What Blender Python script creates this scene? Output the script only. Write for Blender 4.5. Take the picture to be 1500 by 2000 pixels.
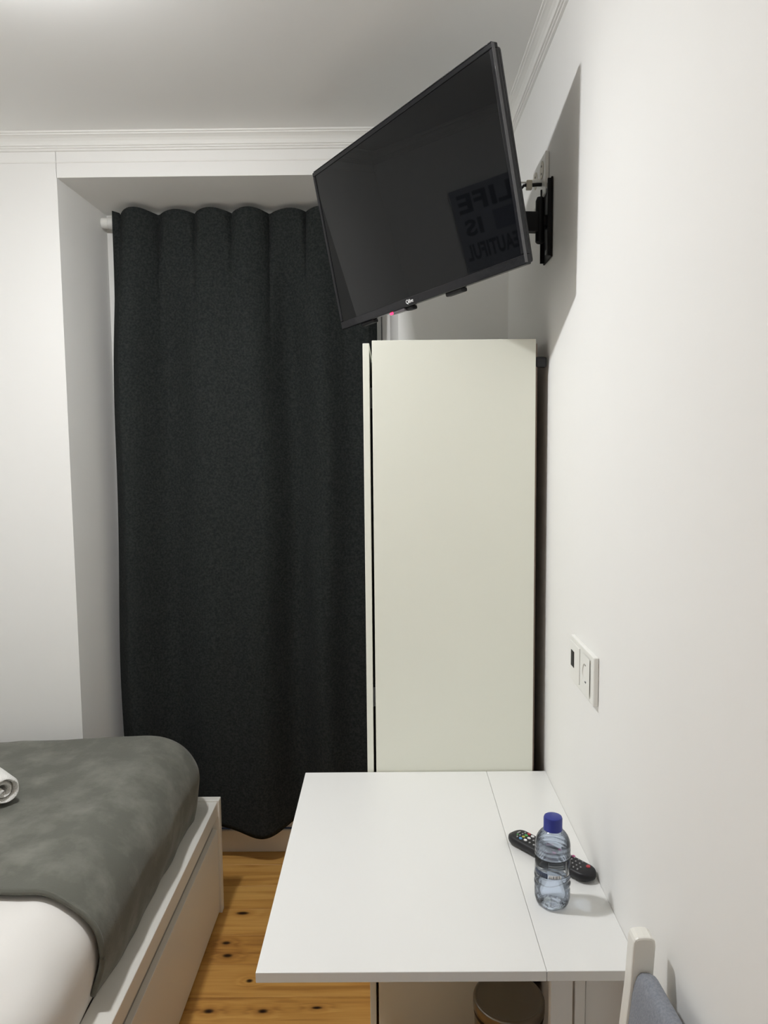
import bpy, bmesh, math, random
from mathutils import Vector, Matrix, noise

# ------------------------------------------------------------------ clear
for o in list(bpy.data.objects):
    bpy.data.objects.remove(o)
S = bpy.context.scene
COL = S.collection
random.seed(7)

# ------------------------------------------------------------------ camera
F_PX = 1470.0
EYE = 1.57
def cam_axes(vx=757.0, vy=868.0, roll=0.0095):
    y = Vector((vx-750.0, vy-1000.0, F_PX)).normalized()
    x = Vector((1.0, -roll, 0.0)); x = (x - y*x.dot(y)).normalized()
    z = x.cross(y)
    if z.y > 0: z = -z
    return x, y, z                       # world axes seen in camera coords (x right, y down, z forward)
ax, ay, az = cam_axes()
right = Vector((ax.x, ay.x, az.x)); down = Vector((ax.y, ay.y, az.y)); fwd = Vector((ax.z, ay.z, az.z))
cam = bpy.data.cameras.new('camera'); cam.sensor_fit = 'AUTO'; cam.sensor_width = 36.0
cam.lens = F_PX*36.0/2000.0
cam.clip_start = 0.05
co = bpy.data.objects.new('camera', cam); COL.objects.link(co)
co.matrix_world = Matrix(((right.x, -down.x, -fwd.x, 0), (right.y, -down.y, -fwd.y, 0), (right.z, -down.z, -fwd.z, EYE), (0, 0, 0, 1)))
S.camera = co

# ------------------------------------------------------------------ world (night outside) and exposure
w = bpy.data.worlds.new('night'); S.world = w; w.use_nodes = True
w.node_tree.nodes['Background'].inputs[0].default_value = (0.02, 0.025, 0.04, 1)
w.node_tree.nodes['Background'].inputs[1].default_value = 0.3
S.view_settings.view_transform = 'Standard'
S.view_settings.look = 'None'
S.view_settings.gamma = 1.0
S.view_settings.use_curve_mapping = False
S.view_settings.exposure = 0.12
S.cycles.max_bounces = 14
S.cycles.diffuse_bounces = 10
LAMP = (-0.72, 1.42)          # the room's single ceiling lamp
LAMP_STRENGTH = 590.0
LAMP_COLOR = (0.98, 0.99, 1.0)

# ------------------------------------------------------------------ materials
def mat(name, col, rough=0.5, metal=0.0, spec=0.5, bump=None, vary=None, sheen=0.0, emit=None, coat=0.0):
    m = bpy.data.materials.new(name); m.use_nodes = True
    nt = m.node_tree; b = nt.nodes['Principled BSDF']
    b.inputs['Base Color'].default_value = (*col, 1)
    b.inputs['Roughness'].default_value = rough
    b.inputs['Metallic'].default_value = metal
    b.inputs['Specular IOR Level'].default_value = spec
    if sheen:
        b.inputs['Sheen Weight'].default_value = sheen
        b.inputs['Sheen Roughness'].default_value = 0.4
    if coat: b.inputs['Coat Weight'].default_value = coat
    if emit:
        b.inputs['Emission Color'].default_value = (*emit[0], 1); b.inputs['Emission Strength'].default_value = emit[1]
    tc = nt.nodes.new('ShaderNodeTexCoord')
    if vary:                              # (scale, second colour, low, high)
        n = nt.nodes.new('ShaderNodeTexNoise'); n.inputs['Scale'].default_value = vary[0]; n.inputs['Detail'].default_value = 6
        n.inputs['Roughness'].default_value = 0.6
        nt.links.new(tc.outputs['Object'], n.inputs['Vector'])
        r = nt.nodes.new('ShaderNodeValToRGB')
        r.color_ramp.elements[0].position = vary[2]; r.color_ramp.elements[1].position = vary[3]
        r.color_ramp.elements[0].color = (*col, 1); r.color_ramp.elements[1].color = (*vary[1], 1)
        nt.links.new(n.outputs['Fac'], r.inputs['Fac']); nt.links.new(r.outputs['Color'], b.inputs['Base Color'])
    if bump:                              # (scale, strength, distance)
        n = nt.nodes.new('ShaderNodeTexNoise'); n.inputs['Scale'].default_value = bump[0]; n.inputs['Detail'].default_value = 5
        nt.links.new(tc.outputs['Object'], n.inputs['Vector'])
        bp = nt.nodes.new('ShaderNodeBump'); bp.inputs['Strength'].default_value = bump[1]; bp.inputs['Distance'].default_value = bump[2]
        nt.links.new(n.outputs['Fac'], bp.inputs['Height']); nt.links.new(bp.outputs['Normal'], b.inputs['Normal'])
    return m

M = {}
M['wall'] = mat('painted_wall', (0.865, 0.862, 0.845), 0.62, spec=0.3, bump=(9, 0.12, 0.004), vary=(1.4, (0.85, 0.846, 0.828), 0.35, 0.7))
M['ceiling'] = mat('painted_ceiling', (0.90, 0.90, 0.89), 0.8, spec=0.2, bump=(14, 0.06, 0.003))
M['trim'] = mat('painted_trim', (0.84, 0.835, 0.81), 0.5, spec=0.3)
M['table'] = mat('white_laminate', (0.79, 0.79, 0.775), 0.32, spec=0.4, bump=(220, 0.03, 0.0006))
M['wardrobe'] = mat('white_foil', (0.80, 0.81, 0.725), 0.4, spec=0.35)
M['hardboard'] = mat('brown_hardboard', (0.20, 0.15, 0.12), 0.8)
M['bedwhite'] = mat('white_bed_foil', (0.80, 0.78, 0.73), 0.42, spec=0.35)
M['bedshade'] = mat('shaded_groove_board', (0.42, 0.40, 0.37), 0.6)  # shadow line of the recess under the rail, painted in as grey
M['plastic_w'] = mat('white_plastic', (0.83, 0.83, 0.80), 0.3)
M['plastic_b'] = mat('beige_plastic', (0.62, 0.58, 0.47), 0.4)
M['black'] = mat('black_plastic', (0.012, 0.012, 0.014), 0.45, spec=0.35)
M['blackmetal'] = mat('black_coated_steel', (0.006, 0.006, 0.007), 0.5, spec=0.2)
M['greysteel'] = mat('galvanised_steel', (0.20, 0.21, 0.22), 0.45, metal=0.7)
M['bezel'] = mat('gloss_bezel', (0.006, 0.006, 0.008), 0.15, spec=0.3, bump=(30, 0.2, 0.002))
M['screen'] = mat('screen_glass', (0.0035, 0.004, 0.0045), 0.02, spec=0.22)
M['film'] = mat('protective_film_edge', (0.05, 0.05, 0.055), 0.12, spec=0.8, bump=(60, 0.6, 0.004))
M['redled'] = mat('red_standby_light', (0.6, 0.01, 0.05), 0.3, emit=((1.0, 0.03, 0.12), 2.5))
M['smoke'] = mat('smoked_plastic', (0.10, 0.09, 0.10), 0.12)
M['print_w'] = mat('white_print', (0.85, 0.85, 0.85), 0.5)
M['print_d'] = mat('navy_print', (0.025, 0.025, 0.04), 0.6)
M['curtain'] = mat('charcoal_blackout_fabric', (0.0165, 0.0190, 0.0195), 1.0, spec=0.08,
                   bump=(420, 0.5, 0.001), vary=(140, (0.032, 0.035, 0.0335), 0.38, 0.66))
M['blanket'] = mat('grey_green_fleece', (0.135, 0.137, 0.117), 0.95, spec=0.1, sheen=0.15,
                   bump=(160, 0.35, 0.002), vary=(11, (0.215, 0.216, 0.187), 0.45, 0.75))
M['linen'] = mat('white_cotton', (0.78, 0.76, 0.73), 0.85, spec=0.15, bump=(7, 0.25, 0.012))
M['mattress'] = mat('mattress_ticking', (0.70, 0.70, 0.68), 0.9)
M['towel'] = mat('white_terry', (0.84, 0.83, 0.80), 0.95, spec=0.1, bump=(330, 1.0, 0.004))
M['chairwhite'] = mat('white_lacquered_wood', (0.80, 0.79, 0.74), 0.4)
M['chairgrey'] = mat('grey_woven_fabric', (0.20, 0.215, 0.25), 0.9, spec=0.15, sheen=0.2, bump=(420, 0.6, 0.001), vary=(300, (0.27, 0.285, 0.32), 0.35, 0.65))
M['bin'] = mat('bronze_steel', (0.27, 0.25, 0.22), 0.28, metal=0.95)
M['cap'] = mat('blue_cap_plastic', (0.018, 0.03, 0.24), 0.35)
M['keys'] = mat('grey_key', (0.32, 0.32, 0.33), 0.5)
M['red'] = mat('red_key', (0.42, 0.04, 0.05), 0.5)
M['magenta'] = mat('magenta_key', (0.40, 0.07, 0.20), 0.5)
M['green'] = mat('green_key', (0.10, 0.40, 0.12), 0.5)
M['yellow'] = mat('yellow_key', (0.45, 0.42, 0.08), 0.5)
M['bluekey'] = mat('blue_key', (0.10, 0.30, 0.60), 0.5)
M['poster'] = mat('canvas_print_ground', (0.25, 0.26, 0.31), 0.8)
M['posterdim'] = mat('canvas_print_block', (0.09, 0.095, 0.15), 0.8)
M['posterink'] = mat('canvas_print_ink', (0.010, 0.010, 0.03), 0.8)
M['lampbody'] = mat('white_lamp_body', (0.8, 0.8, 0.8), 0.4)
M['lampglow'] = mat('lit_diffuser', (0.9, 0.9, 0.9), 0.5, emit=(LAMP_COLOR, LAMP_STRENGTH))

def clear_plastic(name, tint, frac, ior, rough=0.02, refr=0.0):
    m = bpy.data.materials.new(name); m.use_nodes = True; nt = m.node_tree; nt.nodes.clear()
    out = nt.nodes.new('ShaderNodeOutputMaterial')
    tr = nt.nodes.new('ShaderNodeBsdfTransparent'); tr.inputs[0].default_value = (*tint, 1)
    gl = nt.nodes.new('ShaderNodeBsdfGlossy'); gl.inputs['Roughness'].default_value = rough; gl.inputs[0].default_value = (1, 1, 1, 1)
    fr = nt.nodes.new('ShaderNodeFresnel'); fr.inputs[0].default_value = ior
    mx = nt.nodes.new('ShaderNodeMixShader')
    nt.links.new(fr.outputs[0], mx.inputs[0])
    base = tr
    if refr > 0:
        rf = nt.nodes.new('ShaderNodeBsdfRefraction'); rf.inputs[0].default_value = (*tint, 1)
        rf.inputs['IOR'].default_value = ior; rf.inputs['Roughness'].default_value = rough
        m2 = nt.nodes.new('ShaderNodeMixShader'); m2.inputs[0].default_value = refr
        nt.links.new(tr.outputs[0], m2.inputs[1]); nt.links.new(rf.outputs[0], m2.inputs[2]); base = m2
    nt.links.new(base.outputs[0], mx.inputs[1]); nt.links.new(gl.outputs[0], mx.inputs[2])
    nt.links.new(mx.outputs[0], out.inputs[0])
    return m
M['pet'] = clear_plastic('blue_clear_plastic', (0.88, 0.925, 1.0), 0.5, 1.42, 0.08)
M['water'] = clear_plastic('water', (0.97, 0.985, 1.0), 0.5, 1.33, 0.0, refr=0.3)
M['glass'] = clear_plastic('window_glass', (0.9, 0.93, 0.93), 0.5, 1.5, 0.01)

def wood_mat():
    m = bpy.data.materials.new('varnished_pine'); m.use_nodes = True; nt = m.node_tree; b = nt.nodes['Principled BSDF']
    N = nt.nodes.new; L = nt.links.new
    geo = N('ShaderNodeNewGeometry'); inf = N('ShaderNodeObjectInfo')
    def math_(op, a=None, b_=None, c=None):
        n = N('ShaderNodeMath'); n.operation = op
        for i, v in enumerate((a, b_, c)):
            if v is None: continue
            if isinstance(v, (int, float)): n.inputs[i].default_value = v
            else: L(v, n.inputs[i])
        return n.outputs[0]
    sep = N('ShaderNodeSeparateXYZ'); L(geo.outputs['Position'], sep.inputs[0])
    rnd = math_('MULTIPLY', inf.outputs['Random'], 37.0)
    cx = N('ShaderNodeCombineXYZ'); L(sep.outputs[0], cx.inputs[0]); L(sep.outputs[1], cx.inputs[1]); L(rnd, cx.inputs[2])
    # knots: list of (x, y, rx, ry) in metres; grain bends round them
    KN = [(-0.503, 2.405, .020, .008), (-0.526, 2.253, .012, .007), (-0.509, 2.193, .015, .008), (-0.421, 2.083, .009, .007),
          (-0.513, 1.964, .013, .008), (-0.362, 1.963, .013, .007), (-0.212, 1.975, .013, .005), (-0.45, 1.65, .014, .01), (-0.1, 1.56, .016, .009),
          (0.1, 0.9, .016, .01), (-0.3, .5, .014, .009)]
    field = None; bend = None
    for kx, ky, rx, ry in KN:
        dx = math_('DIVIDE', math_('SUBTRACT', sep.outputs[0], kx), rx)
        dy = math_('DIVIDE', math_('SUBTRACT', sep.outputs[1], ky), ry)
        d2 = math_('ADD', math_('MULTIPLY', dx, dx), math_('MULTIPLY', dy, dy))
        g = math_('POWER', 2.718, math_('MULTIPLY', math_('MULTIPLY', d2, d2), -0.7))
        h = math_('POWER', 2.718, math_('MULTIPLY', d2, -0.08))
        field = g if field is None else math_('ADD', field, g)
        bend = h if bend is None else math_('ADD', bend, h)
    mp = N('ShaderNodeMapping'); mp.inputs['Scale'].default_value = (1.6, 26.0, 1.0); L(cx.outputs[0], mp.inputs['Vector'])
    n1 = N('ShaderNodeTexNoise'); n1.inputs['Scale'].default_value = 1.0; n1.inputs['Detail'].default_value = 5; n1.inputs['Distortion'].default_value = 0.7
    L(mp.outputs[0], n1.inputs['Vector'])
    mp2 = N('ShaderNodeMapping'); mp2.inputs['Scale'].default_value = (5, 160.0, 1.0); L(cx.outputs[0], mp2.inputs['Vector'])
    n2 = N('ShaderNodeTexNoise'); n2.inputs['Scale'].default_value = 1.0; n2.inputs['Detail'].default_value = 3
    L(mp2.outputs[0], n2.inputs['Vector'])
    rings = math_('SINE', math_('MULTIPLY', math_('ADD', n1.outputs['Fac'], math_('MULTIPLY', bend, 0.45)), 26.0))
    fac = math_('ADD', math_('MULTIPLY', n1.outputs['Fac'], 0.75), math_('ADD', math_('MULTIPLY', rings, 0.045), math_('MULTIPLY', n2.outputs['Fac'], 0.22)))
    fac = math_('ADD', fac, math_('MULTIPLY', math_('SUBTRACT', inf.outputs['Random'], 0.5), 0.16))
    fac = math_('ADD', fac, math_('MULTIPLY', bend, -0.10))
    cr = N('ShaderNodeValToRGB'); L(fac, cr.inputs[0])
    e = cr.color_ramp.elements
    e[0].position = 0.25; e[0].color = (0.34, 0.150, 0.036, 1)
    e[1].position = 0.72; e[1].color = (0.74, 0.43, 0.130, 1)
    e2 = e.new(0.46); e2.color = (0.56, 0.285, 0.070, 1)
    mix = N('ShaderNodeMix'); mix.data_type = 'RGBA'
    fc = math_('MINIMUM', field, 1.0)
    L(fc, mix.inputs['Factor']); L(cr.outputs[0], mix.inputs['A']); mix.inputs['B'].default_value = (0.018, 0.007, 0.004, 1)
    L(mix.outputs['Result'], b.inputs['Base Color'])
    b.inputs['Roughness'].default_value = 0.38; b.inputs['Specular IOR Level'].default_value = 0.4
    bp = N('ShaderNodeBump'); bp.inputs['Strength'].default_value = 0.15; bp.inputs['Distance'].default_value = 0.001
    L(n2.outputs['Fac'], bp.inputs['Height']); L(bp.outputs[0], b.inputs['Normal'])
    return m
M['pine'] = wood_mat()
M['subfloor'] = mat('dark_subfloor', (0.03, 0.018, 0.01), 0.9)

# ------------------------------------------------------------------ helpers
def thing(name, label, cat, loc=(0, 0, 0), group=None, matrix=None):
    o = bpy.data.objects.new(name, None); COL.objects.link(o); o.empty_display_size = 0.05
    if matrix is not None: o.matrix_world = matrix
    else: o.location = loc
    o['label'] = label; o['category'] = cat
    if group: o['group'] = group
    return o
def origin_of(p):
    v = Vector((0, 0, 0))
    while p is not None:
        v = v + p.location; p = p.parent
    return v
def obj(name, bm, m, parent=None, smooth=False, local=False, angle=None):
    bmesh.ops.recalc_face_normals(bm, faces=bm.faces)
    if parent is not None and not local:
        bmesh.ops.translate(bm, vec=-origin_of(parent), verts=bm.verts)
    me = bpy.data.meshes.new(name); bm.to_mesh(me); bm.free()
    me.materials.append(M[m] if isinstance(m, str) else m)
    if smooth:
        for p in me.polygons: p.use_smooth = True
        if angle: me.set_sharp_from_angle(angle=math.radians(angle))
    o = bpy.data.objects.new(name, me); COL.objects.link(o)
    if parent is not None: o.parent = parent
    return o
def tag(o, label, cat, group=None):
    o['label'] = label; o['category'] = cat
    if group: o['group'] = group
    return o
def struct(name, bm, m, label=None, parent=None, smooth=False):
    o = obj(name, bm, m, parent, smooth)
    if parent is None:
        o['kind'] = 'structure'
        if label: o['label'] = label
    return o
def NB(): return bmesh.new()
def box(bm, x0, x1, y0, y1, z0, z1, bev=0.0, seg=2):
    t = bmesh.new() if bev else bm
    vs = [t.verts.new((x, y, z)) for x in (x0, x1) for y in (y0, y1) for z in (z0, z1)]
    for f in ((0, 1, 3, 2), (4, 6, 7, 5), (0, 4, 5, 1), (2, 3, 7, 6), (0, 2, 6, 4), (1, 5, 7, 3)):
        t.faces.new([vs[i] for i in f])
    if bev:
        bmesh.ops.recalc_face_normals(t, faces=t.faces)
        bmesh.ops.bevel(t, geom=t.edges[:], offset=bev, segments=seg, affect='EDGES', profile=0.5)
        me = bpy.data.meshes.new('t'); t.to_mesh(me); t.free(); bm.from_mesh(me); bpy.data.meshes.remove(me)
    return bm
def prism(bm, pts, axis, a, b):
    def P(u, v, w):
        return {'x': (w, u, v), 'y': (u, w, v), 'z': (u, v, w)}[axis]
    A = [bm.verts.new(P(u, v, a)) for u, v in pts]; B = [bm.verts.new(P(u, v, b)) for u, v in pts]
    n = len(pts)
    bm.faces.new(A); bm.faces.new(B[::-1])
    for i in range(n): bm.faces.new((A[i], A[(i+1) % n], B[(i+1) % n], B[i]))
    return bm
def tube(bm, path, r, n=10, cap=True):
    path = [Vector(p) for p in path]; rings = []
    up = Vector((0, 0, 1))
    for i, p in enumerate(path):
        d = (path[min(i+1, len(path)-1)] - path[max(i-1, 0)]).normalized()
        u = d.cross(up)
        if u.length < 1e-4: u = d.cross(Vector((1, 0, 0)))
        u.normalize(); v = d.cross(u)
        rr = r[i] if isinstance(r, (list, tuple)) else r
        rings.append([bm.verts.new(p + (u*math.cos(2*math.pi*k/n) + v*math.sin(2*math.pi*k/n))*rr) for k in range(n)])
    for a, b in zip(rings, rings[1:]):
        for k in range(n): bm.faces.new((a[k], a[(k+1) % n], b[(k+1) % n], b[k]))
    if cap: bm.faces.new(rings[0][::-1]); bm.faces.new(rings[-1])
    return bm
def lathe(bm, prof, n=32, c=(0, 0, 0), fn=None):
    rings = []
    for r, z in prof:
        if r < 1e-6: rings.append([bm.verts.new((c[0], c[1], c[2]+z))])
        else:
            ring = []
            for k in range(n):
                a = 2*math.pi*k/n; rr = r
                if fn: rr = fn(r, z, a)
                ring.append(bm.verts.new((c[0]+rr*math.cos(a), c[1]+rr*math.sin(a), c[2]+z)))
            rings.append(ring)
    for a, b in zip(rings, rings[1:]):
        for k in range(n):
            k2 = (k+1) % n
            if len(a) == 1 and len(b) == 1: continue
            if len(a) == 1: bm.faces.new((a[0], b[k], b[k2]))
            elif len(b) == 1: bm.faces.new((a[k], a[k2], b[0]))
            else: bm.faces.new((a[k], a[k2], b[k2], b[k]))
    return bm
def text_bm(s, size, extrude, spacing=1.0, bold=0.0):
    c = bpy.data.curves.new('lettering', 'FONT'); c.body = s; c.size = size; c.extrude = extrude
    c.align_x = 'CENTER'; c.align_y = 'CENTER'; c.space_character = spacing; c.resolution_u = 3; c.offset = bold
    o = bpy.data.objects.new('lettering', c); COL.objects.link(o)
    dg = bpy.context.evaluated_depsgraph_get(); dg.update()
    me = bpy.data.meshes.new_from_object(o.evaluated_get(dg))
    bm = bmesh.new(); bm.from_mesh(me)
    bpy.data.objects.remove(o); bpy.data.curves.remove(c); bpy.data.meshes.remove(me)
    return bm
def solidify(o, t, off=0.0):
    md = o.modifiers.new('thickness', 'SOLIDIFY'); md.thickness = t; md.offset = off
    return o

# ================================================================== THE ROOM
WX = 0.394      # right wall
LX = -1.85      # left wall
BY = 2.487      # back wall face
FY = -1.25      # wall behind the camera
CZ = 2.560      # ceiling
AX0, AX1, AY = -1.05, 0.038, 2.86        # window niche
AZ = 2.429

fl = struct('floor', box(NB(), LX-.1, WX+.1, FY-.1, AY, -0.06, -0.022), 'subfloor', 'varnished pine plank floor')
PW = 0.1365
ye = 2.80
edges = [2.8355, 2.699]
while edges[-1] > FY: edges.append(edges[-1]-PW)
for a, b in zip(edges, edges[1:]):
    x0, x1 = (LX, WX) if a < BY+0.09 else (AX0, AX1)
    bm = box(NB(), x0, x1, b+.0006, a-.0006, -0.022, 0.0, bev=0.0005, seg=1)
    struct('plank', bm, 'pine', parent=fl)

struct('ceiling', box(NB(), LX-.1, WX+.1, FY-.1, AY, CZ, CZ+.08), 'ceiling', 'plain white painted ceiling')
struct('wall_right', box(NB(), WX, WX+.1, FY-.1, AY, -.05, CZ), 'wall', 'white painted wall carrying the television bracket')
struct('wall_left', box(NB(), LX-.1, LX, FY-.1, AY, -.05, CZ), 'wall', 'white painted wall beyond the bed')
struct('wall_front', box(NB(), LX, WX, FY-.1, FY, -.05, CZ), 'wall', 'white painted wall behind the viewer')
# back wall with a splayed niche; the corner of the plaster is slightly chipped
bm = NB()
prism(bm, [(LX, BY), (AX0, BY), (AX0+.05, AY), (LX, AY)], 'z', -.05, CZ)
prism(bm, [(WX, BY), (WX, AY), (AX1-.03, AY), (AX1, BY)], 'z', -.05, CZ)
prism(bm, [(BY, AZ), (BY, CZ), (AY, CZ), (AY, AZ-.03)], 'x', AX0-.001, AX1+.001)
struct('wall_back', bm, 'wall', 'white wall with a deep window niche')

prof = [(0, 0), (.036, 0), (.036, -.005), (.031, -.006), (.031, -.010), (.026, -.012), (.019, -.017), (.014, -.024), (.0115, -.031),
        (.0135, -.032), (.0135, -.037), (.0095, -.038), (.0095, -.043), (.0055, -.044), (.0055, -.0495), (.002, -.051), (0, -.0515)]
def cornice(name, side, label):
    bm = NB()
    if side == 'back': prism(bm, [(BY-d, CZ+z) for d, z in prof], 'x', LX, WX)
    if side == 'front': prism(bm, [(FY+d, CZ+z) for d, z in prof], 'x', LX, WX)
    if side == 'right': prism(bm, [(WX-d, CZ+z) for d, z in prof], 'y', FY, BY)
    if side == 'left': prism(bm, [(LX+d, CZ+z) for d, z in prof], 'y', FY, BY)
    struct(name, bm, 'trim', label)
cornice('trim_1', 'back', 'stepped white cornice above the window niche')
cornice('trim_2', 'right', 'stepped white cornice above the television wall')
cornice('trim_3', 'left', 'stepped white cornice over the bed side')
cornice('trim_4', 'front', 'stepped white cornice behind the viewer')
# faint lower bead on the back wall
struct('trim_5', prism(NB(), [(BY, CZ-.086), (BY-.0015, CZ-.085), (BY-.0015, CZ-.081), (BY, CZ-.080)], 'x', LX, WX), 'trim', 'thin bead under the back cornice')

# balcony window behind the curtain
wn = NB()
wx0, wx1 = AX0+.03, AX1-.01
y0, y1 = 2.80, 2.845
box(wn, wx0, wx0+.045, y0, y1, .0, 2.42, .003, 1); box(wn, wx1-.045, wx1, y0, y1, .0, 2.42, .003, 1)
box(wn, wx0+.0455, wx1-.0455, y0, y1, 2.33, 2.42, .003, 1)
win = struct('window_1', wn, 'trim', 'white framed balcony window hidden by the curtain')
cxm = (wx0+wx1)/2
for a, b in ((wx0+.047, cxm-.001), (cxm+.001, wx1-.047)):
    bm = NB()
    box(bm, a, a+.07, y0+.006, y1-.006, .0885, 2.328, .003, 1); box(bm, b-.07, b, y0+.006, y1-.006, .0885, 2.328, .003, 1)
    box(bm, a+.07, b-.07, y0+.006, y1-.006, 2.25, 2.328, .003, 1); box(bm, a+.07, b-.07, y0+.006, y1-.006, .0885, .42, .003, 1)
    struct('window_sash', bm, 'trim', parent=win)
    struct('pane', box(NB(), a+.068, b-.068, y0+.018, y0+.024, .418, 2.252), 'glass', parent=win)
struct('baseboard_back', box(NB(), wx0, wx1, 2.788, 2.80, 0, .088, .003, 2), 'trim', 'white board along the floor under the curtain')

# ================================================================== CEILING LAMP
lamp = thing('ceiling_lamp', 'small round white ceiling lamp above the bed side', 'lamp', (LAMP[0], LAMP[1], CZ))
obj('lamp_base', lathe(NB(), [(0, 0), (.048, 0), (.050, -.002), (.050, -.033), (.048, -.035), (0, -.035)], 40, (LAMP[0], LAMP[1], CZ)), 'lampbody', lamp, True, angle=40)
obj('diffuser', lathe(NB(), [(0, -.0352), (.052, -.0352), (.0555, -.037), (.0555, -.0425), (.050, -.0485), (.037, -.053), (.019, -.0555), (0, -.056)], 32, (LAMP[0], LAMP[1], CZ)), 'lampglow', lamp, True)

# ================================================================== CURTAIN
CY = 2.757
rod = thing('curtain_rod', 'white curtain rod across the top of the niche', 'curtain rod', (AX0+.04, CY, 2.365))
obj('pole', tube(NB(), [(AX0+.06, CY+.004, 2.365), (AX1-.045, CY+.004, 2.365)], .0125, 16), 'plastic_w', rod, True, angle=40)
for xs, sg in ((AX0+.0385, 1), (AX1-.024, -1)):
    cp = obj('end_cap', tube(NB(), [(xs, CY+.004, 2.365), (xs+sg*.0015, CY+.004, 2.365), (xs+sg*.025, CY+.004, 2.365)], [.017, .0185, .0185], 20), 'plastic_w', rod, True, angle=40)
    obj('cap_ring', tube(NB(), [(xs+sg*.0262, CY+.004, 2.365), (xs+sg*.046, CY+.004, 2.365)], .020, 20), 'plastic_w', cp, True, angle=40)

def curtain_mesh():
    bm = NB(); nu, nv = 300, 150
    grid = []
    for j in range(nv+1):
        t = j/nv; row = []
        tt = t**1.25
        for i in range(nu+1):
            u = i/nu
            xl = -0.965; xr = -0.035 + 0.0*t
            x = xl + (xr-xl)*u
            ph = 2*math.pi*(x+0.935)/0.131
            c = 0.5+0.5*math.cos(ph)                       # 1 at the middle of a scallop
            pin = (1-abs(math.sin(ph/2)))                  # sharp crease
            ztop = 2.384 + 0.010*(1-c)**0.8
            if u < 0.03: ztop += 0.004
            zb = .178 - .048*math.exp(-((x+.47)/.115)**2) - 0.015*math.sin(x*9)
            z = ztop + (zb-ztop)*tt
            dt = (ztop-z)
            header = math.exp(-(dt/0.22)**1.3)
            y = CY - 0.058 - 0.004*min(1, dt/.3)
            y += header*(0.034*pin**(2.2+9*dt) - 0.009*(1-c))
            s = min(1, dt/0.55); s = s*s*(3-2*s)
            wob = noise.noise(Vector((x*1.2, z*0.7, 3.1)))
            xx = x + 0.05*wob + 0.02*dt*math.sin(x*5)
            fold = 0.034*math.sin(2*math.pi*xx/0.36+2.2) + (0.027-.006*s)*math.sin(2*math.pi*xx/0.205+0.6) + 0.008*(1-s)*math.sin(2*math.pi*xx/0.121+1.4)
            y += (0.30+0.70*s)*fold
            y += 0.006*noise.noise(Vector((x*7, z*2.2, 9.0)))*s
            # diagonal drag line in the lower right
            dl = (x+0.30) - 0.10*(1.35-z)
            y += -0.010*math.exp(-(dl/0.03)**2)*math.exp(-((z-1.15)/0.45)**2)
            # free left edge turns back to the wall
            if u < 0.035:
                k = 1-u/0.035; y += (.012+.034*min(1, dt/.3))*k; x -= k*(.030*t-.004) - k*0.02*0
            if u > 0.97: y += 0.020*(u-0.97)/0.03
            y = min(y, CY+0.038 if dt > .06 else CY-0.0215)
            row.append(bm.verts.new((x + 0.004*math.sin(6*z)*(1-u), y, z)))
        grid.append(row)
    for j in range(nv):
        for i in range(nu):
            bm.faces.new((grid[j][i], grid[j][i+1], grid[j+1][i+1], grid[j+1][i]))
    return bm
cur = obj('curtain', curtain_mesh(), 'curtain', None, True)
solidify(cur, 0.003)
tag(cur, 'long charcoal blackout curtain with pinched heading filling the niche', 'curtain')
# ================================================================== WARDROBE
wy0, wy1 = 1.852, 2.44
wd = thing('wardrobe', 'tall narrow white wardrobe standing between table and niche', 'wardrobe', (0.16, 2.1, 0))
obj('side_panel', box(NB(), -.036, .3615, wy0, wy0+.016, 0, 1.821, .001, 1), 'wardrobe', wd)
obj('side_panel', box(NB(), -.036, .3615, wy1-.016, wy1, 0, 1.821, .001, 1), 'wardrobe', wd)
obj('top_panel', box(NB(), -.034, .3595, wy0+.0165, wy1-.0165, 1.803, 1.8205), 'wardrobe', wd)
obj('bottom_panel', box(NB(), -.034, .3595, wy0+.0165, wy1-.0165, .06, .076), 'wardrobe', wd)
obj('plinth', box(NB(), -.012, .004, wy0+.0165, wy1-.0165, 0, .0595), 'wardrobe', wd)
obj('back_panel', box(NB(), .362, .3655, wy0+.004, wy1-.004, .05, 1.81), 'hardboard', wd)
mid = (wy0+wy1)/2
for a, b, hs in ((wy0+.001, mid-.0015, 1), (mid+.0015, wy1-.001, -1)):
    d = obj('door', box(NB(), -.0585, -.0425, a, b, .004, 1.8145, .001, 1), 'wardrobe', wd)
    for hz in (.16, .9, 1.66):
        yy = a+.03 if hs > 0 else b-.05
        obj('hinge', box(NB(), -.0425, -.0362, yy, yy+.02, hz, hz+.05), 'greysteel', d)
# dark wall anchor at its top rear corner
obj('wall_anchor', box(NB(), .3616, .3885, 1.853, 1.872, 1.753, 1.779, .004, 2), 'black', wd)

# ================================================================== DROP-LEAF TABLE
TZ = 0.74; ty0, ty1 = 1.119, 1.8485
tb = thing('drop_leaf_table', 'white wall-mounted drop-leaf table with its leaf raised', 'table', (.32, 1.48, 0))
obj('leaf', box(NB(), -.2165, .2437, ty0, ty1, TZ-.0175, TZ, .0012, 2), 'table', tb)
obj('fixed_top', box(NB(), .2443, WX-.0004, ty0, ty1, TZ-.0175, TZ, .0012, 2), 'table', tb)
obj('end_panel', box(NB(), .326, WX-.002, ty0+.075, ty0+.093, .28, TZ-.018, .001, 1), 'table', tb)
obj('end_panel', box(NB(), .326, WX-.002, ty1-.06, ty1-.042, .28, TZ-.018, .001, 1), 'table', tb)
obj('wall_rail', box(NB(), WX-.020, WX-.002, ty0+.0935, ty1-.0605, TZ-.11, TZ-.018), 'table', tb)
obj('lower_rail', box(NB(), WX-.020, WX-.002, ty0+.0935, ty1-.0605, .28, .36), 'table', tb)
sp = NB()
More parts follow.
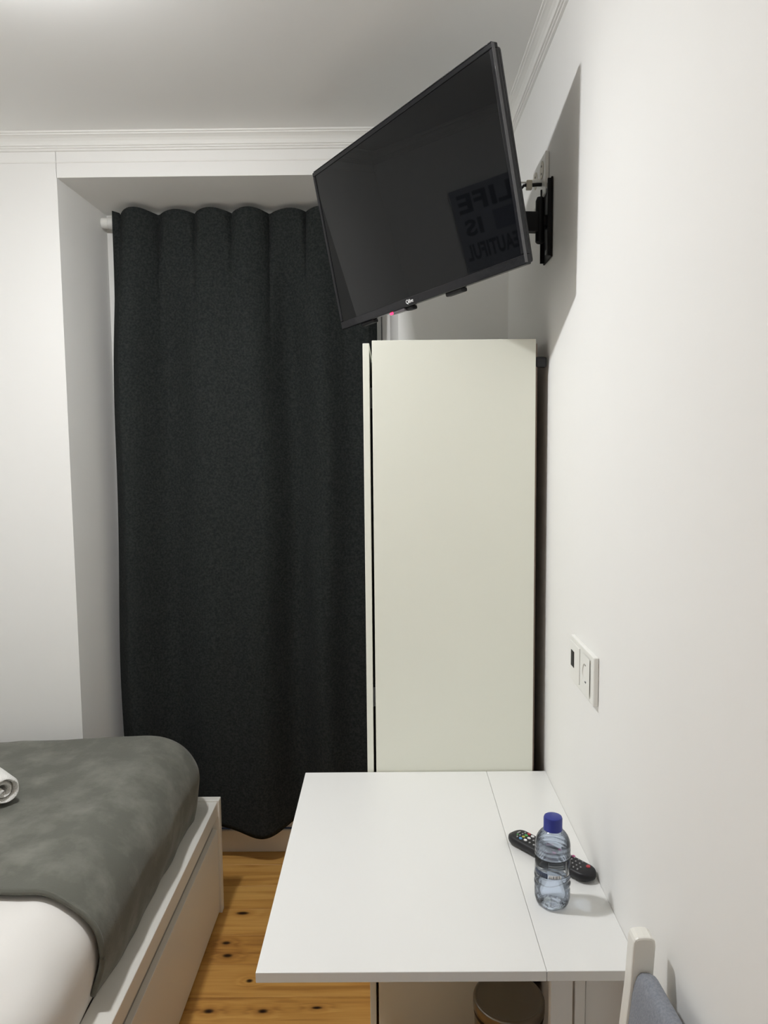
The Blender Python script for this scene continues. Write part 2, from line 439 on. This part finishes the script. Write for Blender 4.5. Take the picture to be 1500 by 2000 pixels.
box(sp, .266, .303, ty0+.070, ty0+.088, .28, TZ-.018, .001, 1)
obj('support_post', sp, 'table', tb)
obj('support_board', box(NB(), .307, .3245, ty0+.071, ty0+.089, .28, TZ-.018, .001, 1), 'table', tb)
obj('swing_support', box(NB(), .350, .368, ty0+.0935, ty0+.50, .40, TZ-.021, .001, 1), 'table', tb)
for hy in (1.25, 1.48, 1.70):
    obj('hinge', box(NB(), .215, .273, hy-.02, hy+.02, TZ-.0205, TZ-.0178), 'greysteel', tb)

# ================================================================== BED
bx1 = -.578; bx0 = -1.83; by1 = 2.435; by0 = .40
bed = thing('bed', 'white bed frame with drawers under the grey-green blanket', 'bed', (-1.2, 1.42, 0))
obj('side_rail', box(NB(), bx1-.066, bx1, by0+.03, by1-.0285, .34, .39, .0015, 1), 'bedwhite', bed)
obj('side_rail', box(NB(), bx0, bx0+.066, by0+.03, by1-.0285, .02, .39, .0015, 1), 'bedwhite', bed)
obj('groove_board', box(NB(), bx1-.05, bx1-.018, by0+.03, by1-.0285, .20, .3395), 'bedshade', bed)
fp = obj('foot_panel', box(NB(), bx0, bx1+.006, by1-.028, by1, .0, .395, .0015, 1), 'bedwhite', bed)
obj('foot_cap', box(NB(), bx0+.067, bx1-.0665, by1-.062, by1-.0285, .30, .39, .0015, 1), 'bedwhite', bed)
obj('head_panel', box(NB(), bx0, bx1+.006, by0, by0+.028, .0, .95, .0015, 1), 'bedwhite', bed)
ym = (by0+by1)/2
for a, b in ((by0+.032, ym-.002), (ym+.002, by1-.032)):
    d = obj('drawer', box(NB(), bx1-.0175, bx1-.001, a, b, .012, .298, .001, 1), 'bedwhite', bed)
    obj('drawer_box', box(NB(), bx1-.55, bx1-.0505, a+.02, b-.02, .02, .19), 'bedwhite', d)
for k in range(12):
    yy = by0+.12+k*.162
    obj('slat', box(NB(), bx0+.067, bx1-.0665, yy, yy+.07, .275, .295), 'bedwhite', bed)

def rounded_shell(x0, x1, y0, y1, z0, z1, r, n=(70, 90, 26), drop=(True, True), wr=0.0, seed=0.0, zfn=None, wavy=0.0):
    """top and sides of a soft box; r = corner radii (rx, ry, rz)"""
    bm = NB(); nx, ny, nz = n
    cache = {}
    def mapp(p):
        lo = Vector((x0+r[0], y0+(r[1] if drop[0] else 0), z0)); hi = Vector((x1-r[0], y1-(r[1] if drop[1] else 0), z1-r[2]))
        q = Vector((min(max(p.x, lo.x), hi.x), min(max(p.y, lo.y), hi.y), min(max(p.z, lo.z), hi.z)))
        d = p-q
        e = Vector((d.x/r[0], d.y/r[1], d.z/r[2]))
        nm = e.copy()
        if e.length > 1e-6:
            e.normalize(); q = q + Vector((e.x*r[0], e.y*r[1], e.z*r[2])); nm = e
        else: nm = Vector((0, 0, 1))
        hgt = (q.z-z0)/(z1-z0)
        # the filling bellies out half way up
        belly = 0.020*math.sin(math.pi*min(1, max(0, hgt)))
        if abs(e.x) > .01: q.x += belly*e.x
        if abs(e.y) > .01: q.y += 0.5*belly*e.y
        if zfn: q.z += zfn(q.x, q.y)*min(1, hgt*1.3)
        if wr:
            w_ = wr*(noise.noise(Vector((q.x*5+seed, q.y*5, q.z*5))) + 0.6*noise.noise(Vector((q.x*13+seed, q.y*11, q.z*12))))
            q += nm*w_
        if wavy and hgt < 0.5: q.z += .03*math.exp(-max(0, q.y-1.475)/.12)*(1-hgt*2)
        if wavy and hgt < 0.25:
            q.z += wavy*noise.noise(Vector((q.y*5.0+seed, q.x*3, 1)))*(1-hgt*4)
        return q
    def V(p):
        k = (round(p[0], 5), round(p[1], 5), round(p[2], 5))
        if k not in cache: cache[k] = bm.verts.new(mapp(Vector(p)))
        return cache[k]
    def rng(a, b, m): return [a+(b-a)*i/m for i in range(m+1)]
    X, Y, Z = rng(x0, x1, nx), rng(y0, y1, ny), rng(z0, z1, nz)
    def quad(pts):
        vs = [V(p) for p in pts]
        if len(set(vs)) == 4: bm.faces.new(vs)
    for i in range(nx):
        for j in range(ny): quad([(X[i], Y[j], z1), (X[i+1], Y[j], z1), (X[i+1], Y[j+1], z1), (X[i], Y[j+1], z1)])
    for j in range(ny):
        for k in range(nz):
            for x in (x0, x1): quad([(x, Y[j], Z[k]), (x, Y[j+1], Z[k]), (x, Y[j+1], Z[k+1]), (x, Y[j], Z[k+1])])
    for i in range(nx):
        for k in range(nz):
            for y, dd in ((y0, drop[0]), (y1, drop[1])):
                if dd: quad([(X[i], y, Z[k]), (X[i+1], y, Z[k]), (X[i+1], y, Z[k+1]), (X[i], y, Z[k+1])])
    return bm
mt = obj('mattress', box(NB(), -1.74, -.70, .48, 2.33, .296, .545, .05, 4), 'mattress', None, True)
tag(mt, 'mattress hidden under the white duvet on the bed', 'mattress')
crown = lambda x, y: -0.05*max(0, (-0.85-x))**1.0*0.9
dv = obj('duvet', rounded_shell(-1.77, -.642, .45, 2.372, .393, .640, (.10, .10, .11), wr=.007, seed=11.0, zfn=crown, n=(60, 100, 22)), 'linen', None, True)
tag(dv, 'smooth white duvet showing below the blanket hem', 'duvet')
solidify(dv, 0.02, -1.0)
bl = obj('blanket', rounded_shell(-1.785, -.630, 1.475, 2.388, .402, .655, (.115, .12, .125), drop=(False, True), wr=.007, seed=11.0, zfn=crown, n=(90, 90, 26), wavy=.02), 'blanket', None, True)
tag(bl, 'grey-green fleece blanket spread over the foot of the bed', 'blanket')
solidify(bl, 0.008, 1.0)
# stitched hem band along the near edge
def hem_path():
    pts = []
    bmx = rounded_shell(-1.785, -.630, 1.475, 2.388, .402, .655, (.115, .12, .125), drop=(False, True), wr=.007, seed=11.0, zfn=crown, n=(90, 90, 26), wavy=.02)
    vs = [v.co.copy() for v in bmx.verts if v.co.y < 1.4835 and v.is_boundary]
    bmx.free()
    vs.sort(key=lambda v: math.atan2(v.z-.40, v.x+1.2))
    return vs
hp = [v for v in hem_path() if v.z > .41]
cen = Vector((-1.2, 1.475, .45))
hp2 = []
for v in hp:
    d = Vector((v.x-cen.x, 0, v.z-cen.z)).normalized()
    hp2.append(v + Vector((0, .004, 0)) + d*.004)
obj('hem', tube(NB(), hp2, .0062, 8), 'blanket', bl, True)

# ---- rolled towel
def towel_roll():
    bm = NB(); L_ = .30
    turns = 2.35; n = 96; r0, r1, th = .006, .0365, .0105
    mid_ = []
    for i in range(n+1):
        t = i/n; a = t*turns*2*math.pi + 2.0; r = r0+(r1-r0)*t
        mid_.append((r*math.cos(a), r*math.sin(a), a))
    nl = 26
    rings = []
    for j in range(nl+1):
        s = j/nl; y = -L_/2 + L_*s
        edge = min(s, 1-s)*L_
        k = 1.0 if edge > .006 else math.sqrt(max(0.02, 1-((.006-edge)/.006)**2))
        outer, inner = [], []
        for i, (x, z, a) in enumerate(mid_):
            r = math.hypot(x, z)
            kk = k
            if i < 3: kk = k*(i+1)/4
            if i > n-3: kk = k*(n-i+1)/4
            wob = 1+.05*noise.noise(Vector((x*60, y*14, z*60)))
            push = .006*math.sin(a*.5+1)*(1 if s > .5 else -1)*(max(0, abs(s-.5)-.4)*10)
            ra, rb = (r*wob + th/2*kk), (r*wob - th/2*kk)
            outer.append(bm.verts.new((ra*math.cos(a), y+push, ra*math.sin(a)*.97)))
            inner.append(bm.verts.new((rb*math.cos(a), y+push, rb*math.sin(a)*.97)))
        rings.append(outer+inner[::-1])
    m_ = len(rings[0])
    for a, b in zip(rings, rings[1:]):
        for i in range(m_): bm.faces.new((a[i], a[(i+1) % m_], b[(i+1) % m_], b[i]))
    h = m_//2
    for rg in (rings[0], rings[-1]):
        for i in range(h-1): bm.faces.new((rg[i], rg[i+1], rg[m_-2-i], rg[m_-1-i]))
    return bm
tw = obj('rolled_towel', towel_roll(), 'towel', None, True)
tag(tw, 'white rolled terry towel lying on the blanket', 'towel')
ta = math.radians(48)
axis_dir = Vector((-math.sin(ta), math.cos(ta), 0))
end_c = Vector((-.985, 1.845, .695))
tw.location = end_c + axis_dir*.15
tw.rotation_euler = (0, 0, ta); tw.scale = (1.15, 1, 1.15)

# ================================================================== TELEVISION
rv = Vector((0.139, -0.134, -0.961)); Rm = Matrix.Rotation(rv.length, 3, rv.normalized())
ex = Rm @ Vector((1, 0, 0)); ey = Rm @ Vector((0, 0, 1)); ez = Rm @ Vector((0, -1, 0))
tc_ = Vector((0.042, 1.87, 2.127))
TVM = Matrix(((ex.x, ey.x, ez.x, tc_.x), (ex.y, ey.y, ez.y, tc_.y), (ex.z, ey.z, ez.z, tc_.z), (0, 0, 0, 1)))
tv = thing('television', 'flat black television tilted out from the wall above the wardrobe', 'television', matrix=TVM)
W2, H2 = .366, .215
bm = NB()                               # frame: four glossy bars
bz, bzb, dz = .0115, .021, .016
bm_l = [('frame_bar', -W2, -W2+bz, -H2+bzb, H2-bz), ('frame_bar', W2-bz, W2, -H2+bzb, H2-bz), ('frame_bar', -W2, W2, H2-bz, H2), ('frame_bar', -W2, W2, -H2, -H2+bzb)]
for nme, a, b, c, d in bm_l:
    obj(nme, box(NB(), a, b, c, d, -dz, 0.0, .002, 2), 'bezel', tv, local=True)
obj('screen', box(NB(), -W2+bz, W2-bz, -H2+bzb, H2-bz, -.012, -.0022), 'screen', tv, local=True)
# protective film lip left on the frame
obj('film_edge', box(NB(), W2-.0008, W2+.0006, -H2+.004, H2-.002, -.006, .0012), 'film', tv, local=True)
obj('film_edge', box(NB(), -W2+.01, W2-.002, H2-.0006, H2+.0006, -.004, .001), 'film', tv, local=True)
bm = NB(); box(bm, -W2+.004, W2-.004, -H2+.004, H2-.004, -.030, -dz+.0005, .006, 2)
bk = obj('back_cover', bm, 'black', tv, local=True)
bm = NB(); box(bm, -.26, .26, -.17, .10, -.062, -.029, .014, 2)
obj('electronics_bulge', bm, 'black', bk, local=True)
lg = text_bm('Qilive', .0135, .0002, .95)
for v in lg.verts: v.co.x -= .035; v.co.y += -H2+.0105; v.co.z += .0004
obj('logo_lettering', lg, 'print_w', tv, local=True)
# infrared window with red standby light, foot sockets under the frame
ir = obj('sensor_window', box(NB(), -.125, -.065, -H2-.0075, -H2+.001, -.020, -.002, .003, 2), 'smoke', tv, local=True)
obj('standby_light', box(NB(), -.1275, -.113, -H2-.0065, -H2-.0005, -.016, -.0005, .002, 2), 'redled', ir, local=True)
for fx in (-.25, .12):
    obj('foot_socket', box(NB(), fx-.03, fx+.03, -H2-.008, -H2+.002, -.028, -.010, .003, 2), 'black', tv, local=True)
obj('sensor_tab', box(NB(), -.066, -.040, -H2-.009, -H2+.001, -.026, -.008, .003, 2), 'black', tv, local=True)

# wall bracket
br = thing('tv_wall_bracket', 'black steel swivel bracket screwed to the wall behind the television', 'bracket', (WX, 1.87, 2.10))
bm = NB()
box(bm, WX-.005, WX-.0005, 1.826, 1.914, 2.008, 2.192, .001, 1)
pl = obj('wall_plate', bm, 'blackmetal', br)
obj('plate_flange', box(NB(), WX-.013, WX-.005, 1.826, 1.831, 2.012, 2.188), 'blackmetal', pl)
obj('plate_flange', box(NB(), WX-.013, WX-.005, 1.909, 1.914, 2.012, 2.188), 'blackmetal', pl)
for zz in (2.028, 2.172):
    obj('screw', tube(NB(), [(WX-.0085, 1.87, zz), (WX-.005, 1.87, zz)], .006, 10), 'greysteel', pl)
obj('knuckle', box(NB(), WX-.028, WX-.005, 1.845, 1.885, 2.085, 2.110, .002, 1), 'blackmetal', br)
obj('pivot', tube(NB(), [(WX-.026, 1.852, 2.045), (WX-.026, 1.852, 2.049), (WX-.026, 1.852, 2.143), (WX-.026, 1.852, 2.152)], [.007, .0105, .0105, .007], 16), 'blackmetal', br, True, angle=40)
hub = tc_ - ez*.068 + ey*(-.02)
d = Vector((hub.x-(WX-.03), hub.y-1.852, 0)); Ld = d.length; d.normalize(); nrm = Vector((-d.y, d.x, 0))
bm = NB()
for sgn, zz in ((0, 0),):
    vs = []
    p0 = Vector((WX-.03, 1.852, 0)); p1 = p0 + d*(Ld-.004)
    for p, z0_, z1_ in ((p0, 2.071, 2.116), (p1, hub.z-.022, hub.z+.022)):
        for o_ in (-.012, .012):
            for z_ in (z0_, z1_): vs.append(bm.verts.new((p.x+nrm.x*o_, p.y+nrm.y*o_, z_)))
    for f in ((0, 1, 3, 2), (4, 6, 7, 5), (0, 4, 5, 1), (2, 3, 7, 6), (0, 2, 6, 4), (1, 5, 7, 3)): bm.faces.new([vs[i] for i in f])
obj('arm', bm, 'blackmetal', br)
bm = box(NB(), -.055, .055, -.055, .055, -.0655, -.0625)
bmesh.ops.transform(bm, matrix=TVM @ Matrix.Translation((0, -.02, 0)), verts=bm.verts)
obj('mounting_plate', bm, 'blackmetal', br)

# socket with plugs above the bracket
so = thing('wall_socket', 'white double socket high on the wall beside the television bracket', 'socket', (WX, 1.94, 2.23))
obj('socket_plate', box(NB(), WX-.010, WX-.0005, 1.872, 2.03, 2.170, 2.268, .003, 2), 'plastic_w', so)
for yy in (1.912, 1.99):
    bm = tube(NB(), [(WX-.0102, yy, 2.235), (WX-.0112, yy, 2.235)], .021, 20)
    rng_ = obj('outlet', bm, 'plastic_b', so)
    for dz_ in (-.009, .009): obj('pin_hole', tube(NB(), [(WX-.0113, yy, 2.235+dz_), (WX-.0119, yy, 2.235+dz_)], .0028, 8), 'black', rng_)
pg = thing('white_plug', 'white plug and thin cable feeding the television', 'plug', (WX-.012, 1.92, 2.21))
obj('plug_body', tube(NB(), [(WX-.0122, 1.92, 2.209), (WX-.020, 1.92, 2.209), (WX-.036, 1.92, 2.208), (WX-.042, 1.92, 2.208)], [.0085, .0085, .006, .004], 14), 'plastic_w', pg, True, angle=40)
obj('cable', tube(NB(), [(WX-.041, 1.92, 2.2085), (WX-.06, 1.925, 2.211), (WX-.08, 1.93, 2.211), (WX-.12, 1.94, 2.209), (WX-.18, 1.95, 2.195)], .0022, 8), 'plastic_w', pg, True)
pg = thing('aerial_plug', 'beige aerial connector on a black cable beside the white plug', 'plug', (WX-.012, 1.905, 2.19))
obj('plug_body', box(NB(), WX-.050, WX-.036, 1.896, 1.910, 2.186, 2.208, .002, 2), 'plastic_b', pg)
obj('plug_collar', tube(NB(), [(WX-.0122, 1.903, 2.198), (WX-.024, 1.903, 2.198), (WX-.036, 1.903, 2.197)], .0045, 10), 'black', pg, True)
pts = [Vector((WX-.0495, 1.903, 2.197)), Vector((WX-.056, 1.903, 2.196)), Vector((WX-.064, 1.902, 2.186)), Vector((WX-.070, 1.90, 2.168)), Vector((WX-.085, 1.90, 2.14)), Vector((WX-.12, 1.895, 2.11))]
obj('cable', tube(NB(), pts, [.0045, .0035, .0022, .0022, .0022, .0022], 8), 'black', pg, True)

# low socket on the right wall
lo = thing('usb_wall_socket', 'white wall socket with a black charging port above the table', 'socket', (WX, 1.475, 1.12))
obj('socket_frame', box(NB(), WX-.0105, WX-.0005, 1.385, 1.565, 1.072, 1.167, .0025, 3), 'plastic_w', lo)
obj('port_module', box(NB(), WX-.0125, WX-.0106, 1.484, 1.558, 1.082, 1.157, .0008, 1), 'plastic_w', lo)
obj('charging_port', box(NB(), WX-.0133, WX-.0126, 1.524, 1.548, 1.106, 1.139), 'blackmetal', lo)
pm = NB()                                  # outlet module: plate with a round recess
n = 40; cy, cz, rr = 1.44, 1.1195, .0195
outer = []; inner = []; deep = []
for k in range(n):
    a = 2*math.pi*k/n; c_, s_ = math.cos(a), math.sin(a); m_ = max(abs(c_), abs(s_))
    outer.append(pm.verts.new((WX-.0125, cy+c_/m_*.034, cz+s_/m_*.0375)))
    inner.append(pm.verts.new((WX-.0125, cy+c_*rr, cz+s_*rr))); deep.append(pm.verts.new((WX-.0035, cy+c_*rr*.97, cz+s_*rr*.97)))
for k in range(n):
    k2 = (k+1) % n
    pm.faces.new((outer[k], outer[k2], inner[k2], inner[k])); pm.faces.new((inner[k], inner[k2], deep[k2], deep[k]))
pm.faces.new(deep)
om = obj('outlet', pm, 'plastic_w', lo)
for dy in (-.0095, .0095): obj('pin_hole', tube(NB(), [(WX-.0036, cy+dy, cz), (WX-.0042, cy+dy, cz)], .0026, 10), 'black', om)
for dz_ in (-.017, .017): obj('earth_clip', box(NB(), WX-.012, WX-.0036, cy-.003, cy+.003, cz+dz_-.0012, cz+dz_+.0012), 'greysteel', om)

# ================================================================== WATER BOTTLE
BX, BYY = .2905, 1.2965
bt = thing('water_bottle', 'small clear water bottle with a blue cap on the white table', 'bottle', (BX, BYY, TZ+.0003))
def petal(r, z, a):
    if z < .016: return r*(1-.10*(1-z/.016)*max(0, math.cos(5*a)))
    if .030 < z < .062: return r*(1-.030*math.sin((z-.030)*480+1.8*math.sin(2*a)))
    return r
R0 = .0315
bp_ = [(0, .006), (.010, .004), (.020, 0), (.026, .0015), (.0295, .007), (R0, .016), (R0, .026)]
for i in range(17): bp_.append((R0, .030+i*.002))
bp_ += [(R0-.0003, .064), (R0-.0008, .066), (R0-.0008, .092), (R0, .094), (R0, .098), (R0-.0012, .100), (R0, .102), (R0, .106), (R0-.0012, .108), (R0, .110),
        (R0-.0005, .115), (.0295, .122), (.0262, .129), (.0215, .135), (.0165, .139), (.0140, .141), (.0135, .143), (.0135, .146), (0, .146)]
body = obj('bottle_body', lathe(NB(), bp_, 60, (BX, BYY, TZ+.0003), petal), 'pet', bt, True)
def petal_in(r, z, a): return petal(r, z, a)-.0009
wp = [(0, .0075)] + [(r, z+.0012) for r, z in bp_[1:] if z < .118 and r > .005] + [(.0294, .1195), (0, .1195)]
obj('water', lathe(NB(), wp, 60, (BX, BYY, TZ+.0003), petal_in), 'water', bt, True, angle=50)
cpf = lambda r, z, a: r*(1+.012*math.cos(36*a)) if .1445 < z < .161 else r
cap = obj('cap', lathe(NB(), [(0.0150, .1395), (.0168, .1395), (.0168, .1425), (.0165, .1430), (.0165, .160), (.0155, .1630), (.0125, .1640), (0, .1640)], 72, (BX, BYY, TZ+.0003), cpf), 'cap', bt, True, angle=45)
# printed label: ink patches following the bottle wall
toward = math.atan2(-BYY, -BX)
def patch(name, a0, a1, z0, z1, m, n=10):
    bm = NB(); r_ = R0-.0002
    A = []
    for i in range(n+1):
        a = toward+math.radians(a0+(a1-a0)*i/n)
        A.append((bm.verts.new((BX+r_*math.cos(a), BYY+r_*math.sin(a), TZ+z0)), bm.verts.new((BX+r_*math.cos(a), BYY+r_*math.sin(a), TZ+z1))))
    for (p, q), (s, t) in zip(A, A[1:]): bm.faces.new((p, s, t, q))
    o = obj(name, bm, m, lab if name != 'label_film' else bt, True); solidify(o, .0003, 1.0 if name != 'label_film' else -1.0)
    return o
M['film_label'] = clear_plastic('label_film', (0.86, 0.88, 0.90), .5, 1.45, .15)
M['ink_grey'] = mat('label_ink_grey', (0.30, 0.33, 0.36), .6)
M['ink_dark'] = mat('label_ink_dark', (0.03, 0.045, 0.09), .6)
lab = bt
lab = patch('label_film', -150, 150, .062, .094, 'film_label', 40)
patch('label_print', -72, -16, .0615, .071, 'ink_dark')
patch('label_print', -55, -18, .073, .076, 'ink_grey')
for zz in (.0775, .0815, .0855): patch('label_print', -12, 40, zz, zz+.0013, 'ink_grey')
patch('label_print', 48, 51, .070, .092, 'ink_grey', 2); patch('label_print', 66, 70, .074, .090, 'ink_dark', 2)
patch('barcode_ground', -12, 30, .0622, .0690, 'print_w')
for i, aa in enumerate((-9, -5, -2, 2, 5, 9, 12, 16, 19, 23)):
    patch('barcode_bar', aa, aa+(1.2 if i % 3 else 2.2), .0632, .0684, 'ink_dark', 2).location.z += 0

# ================================================================== REMOTE CONTROL
p0 = Vector((.2615, 1.508, 0)); p1 = Vector((.3735, 1.366, 0))
rc = thing('remote_control', 'black television remote with coloured keys lying behind the bottle', 'remote', matrix=Matrix.Translation((*( (p0+p1)/2).xy, TZ+.0005)) @ Matrix.Rotation(math.atan2((p1-p0).y, (p1-p0).x), 4, 'Z'))
RL = (p1-p0).length+.028; RW = .046
def remote_body():
    bm = NB(); nx = 28; na = 20; rings = []
    for i in range(nx+1):
        s = -1+2*i/nx; s = math.copysign(1-(1-abs(s))**1.8, s)
        x = s*RL/2
        e = max(0, (abs(x)-(RL/2-.024))/.024)
        wdt = RW/2*math.sqrt(max(.02, 1-e*e))*(1.0 if x > 0 else 1.0+.02)
        zt = .021*(1-.35*e**3); zb = .0+ .007*e**2
        ring = []
        for k in range(na):
            a = 2*math.pi*k/na; c_, s_ = math.cos(a), math.sin(a)
            y = wdt*math.copysign(abs(c_)**.45, c_); z = (zt+zb)/2 + (zt-zb)/2*math.copysign(abs(s_)**.55, s_)
            if z < .008: y *= .80+.20*z/.008
            ring.append(bm.verts.new((x, y, z)))
        rings.append(ring)
    for a, b in zip(rings, rings[1:]):
        for k in range(na): bm.faces.new((a[k], a[(k+1) % na], b[(k+1) % na], b[k]))
    bm.faces.new(rings[0]); bm.faces.new(rings[-1][::-1])
    return bm
obj('housing', remote_body(), 'black', rc, True, local=True)
def key(x, y, r, m, rx=None, h=.0012):
    bm = NB(); n = 12; rx = rx or r
    lo_ = [bm.verts.new((x+rx*math.cos(2*math.pi*k/n), y+r*math.sin(2*math.pi*k/n), .0195)) for k in range(n)]
    hi_ = [bm.verts.new((x+rx*.85*math.cos(2*math.pi*k/n), y+r*.85*math.sin(2*math.pi*k/n), .0212+h)) for k in range(n)]
    bm.faces.new(hi_)
    for k in range(n): bm.faces.new((lo_[k], lo_[(k+1) % n], hi_[(k+1) % n], hi_[k]))
    obj('key', bm, m, rc, local=True)
xr = RL/2
key(xr-.020, .009, .0045, 'red')
for i in range(6):
    for j, y in enumerate((-.0145, -.005, .0045, .014)):
        if i == 0 and j > 1: continue
        key(xr-.027-i*.0095, y, .0017, 'keys')
for y in (-.004, .014): key(xr-.0465-.045, y, .003, 'magenta', .005)
key(xr-.06, .0165, .0028, 'magenta', .004)
x = -xr+.034
for y, m_ in ((-.013, 'bluekey'), (-.0045, 'yellow'), (.004, 'green'), (.0125, 'red')): key(x+.004, y, .0032, m_, .0042)
for y in (-.013, -.005, .003, .011): key(x-.005, y, .0020, 'keys')
for y in (-.011, 0, .011): key(x+.015, y, .0030, 'print_w', .0045)
for i in range(3):
    for y in (-.012, 0, .012): key(x+.027+i*.011, y, .0022, 'keys')
key(x-.0145, .002, .0065, 'keys', .0016, .0006)
key(x-.0105, -.006, .0030, 'green', .0014, .0006)

# ================================================================== BIN
PBX, PBY = .274, 1.668
pb = thing('pedal_bin', 'round bronze-coloured pedal bin under the table by the wardrobe', 'bin', (PBX, PBY, 0))
cc = (PBX, PBY, 0)
obj('base_ring', lathe(NB(), [(0, 0), (.080, 0), (.083, .004), (.083, .018), (.080, .020), (0, .020)], 48, cc), 'black', pb, True, angle=40)
obj('body', lathe(NB(), [(0, .0205), (.078, .0205), (.080, .024), (.080, .232), (.077, .234), (0, .234)], 48, cc), 'bin', pb, True, angle=40)
obj('collar', lathe(NB(), [(.0775, .2345), (.0820, .2345), (.0820, .243), (.0775, .243), (.0775, .2345)], 48, cc), 'black', pb, True, angle=40)
ld = obj('lid', lathe(NB(), [(0, .2440), (.0825, .2440), (.0835, .246), (.0835, .266), (.082, .2695), (.0785, .271), (.0755, .2695), (.072, .268), (.05, .2685), (0, .269)], 56, cc), 'bin', pb, True, angle=50)
obj('lid_hinge', box(NB(), PBX+.018, PBX+.058, PBY+.070, PBY+.088, .225, .262, .003, 2), 'black', pb)
obj('pedal', box(NB(), PBX-.022, PBX+.022, PBY-.112, PBY-.076, .006, .013, .003, 2), 'black', pb)

# ================================================================== CHAIR (back against the right wall)
ch = thing('dining_chair', 'white wooden chair with grey padded back beside the wall', 'chair', (.12, .81, 0))
yn, yf = .61, 1.0
def post(y0_, y1_):
    """rear post: leans back, rounded top, splayed foot"""
    bm = NB()
    path = [(0.0, .345), (.22, .322), (.45, .305), (.60, .314), (.72, .3275), (.80, .3355)]
    tk = .032
    front = [(x, z) for z, x in path]; back = [(x+tk, z) for z, x in path]
    top = []
    cx_, cz_ = .3355+.0035+tk/2, .862
    for k in range(9):
        a = math.pi - math.pi*k/8
        c_, s_ = math.cos(a), math.sin(a)
        top.append((cx_+tk/2*math.copysign(abs(c_)**.6, c_), cz_+.015*abs(s_)**.7))
    prism(bm, front+top+back[::-1], 'y', y0_, y1_)
    bmesh.ops.recalc_face_normals(bm, faces=bm.faces)
    es = [e for e in bm.edges if all(abs(abs(f.normal.y)-1) < .01 for f in e.link_faces) is False and any(abs(f.normal.y) > .99 for f in e.link_faces)]
    bmesh.ops.bevel(bm, geom=es, offset=.003, segments=2, affect='EDGES', profile=.5)
    return bm
obj('rear_post', post(yf, yf+.027), 'chairwhite', ch)
obj('rear_post', post(yn-.027, yn), 'chairwhite', ch)
# padded back between the posts
bm = NB()
n = 18; sec = []
for k in range(n):
    a = 2*math.pi*k/n; c_, s_ = math.cos(a), math.sin(a)
    zc, hz = .735, .098
    z = zc+hz*math.copysign(abs(s_)**.45, s_)
    xc = .3465+(z-.735)*.105
    sec.append((xc+.0165*math.copysign(abs(c_)**.55, c_), z))
nl = 24; rings = []
for j in range(nl+1):
    s = j/nl; y = yn+.0005+(yf-yn-.001)*s
    sag = .006*math.sin(math.pi*s)
    k_ = .86 if j in (0, nl) else 1.0
    rings.append([bm.verts.new((.3465+(x-.3465)*k_+sag, y, .735+(z-.735)*(k_*.5+.5))) for x, z in sec])
for a, b in zip(rings, rings[1:]):
    for k in range(n): bm.faces.new((a[k], a[(k+1) % n], b[(k+1) % n], b[k]))
bm.faces.new(rings[0][::-1]); bm.faces.new(rings[-1])
obj('back_cushion', bm, 'chairgrey', ch, True, angle=60)
obj('seat', box(NB(), -.10, .304, yn-.02, yf+.02, .435, .475, .015, 3), 'chairgrey', ch, True)
obj('seat_frame', box(NB(), -.09, .300, yn-.01, yf+.01, .385, .4345, .002, 1), 'chairwhite', ch)
for y in (yn-.02, yf-.012):
    obj('front_leg', box(NB(), -.085, -.053, y, y+.032, 0, .3845, .003, 1), 'chairwhite', ch)
for y in (yn-.015, yf+.003): obj('stretcher', box(NB(), -.0525, .318, y, y+.018, .17, .195, .002, 1), 'chairwhite', ch)

# ================================================================== WALL PRINT (seen mirrored in the television)
wpv = thing('canvas_print', 'dark canvas print lettered LIFE IS BEAUTIFUL on the bed wall', 'wall print', (LX, 2.005, 2.08))
obj('canvas', box(NB(), LX+.0005, LX+.018, 1.845, 2.165, 1.90, 2.275, .001, 1), 'poster', wpv)
def lettering(s, yc, zc, w_, h_):
    bm = text_bm(s, .1, .0004, 1.08, .0035)
    xs = [v.co.x for v in bm.verts]; ys = [v.co.y for v in bm.verts]
    x0, x1, y0, y1 = min(xs), max(xs), min(ys), max(ys)
    for v in bm.verts:
        u = (v.co.x-(x0+x1)/2)/(x1-x0)*w_; t = (v.co.y-(y0+y1)/2)/(y1-y0)*h_; e = v.co.z
        v.co = Vector((LX+.0186+e, yc+u, zc+t))
    # embolden strokes
    obj('lettering', bm, 'posterink', wpv)
lettering('LIFE', 2.005, 2.205, .26, .085)
lettering('IS', 2.085, 2.095, .085, .075)
lettering('BEAUTIFUL', 2.005, 1.985, .285, .075)
obj('printed_block', box(NB(), LX+.0181, LX+.0186, 1.865, 1.985, 2.05, 2.14), 'posterdim', wpv)
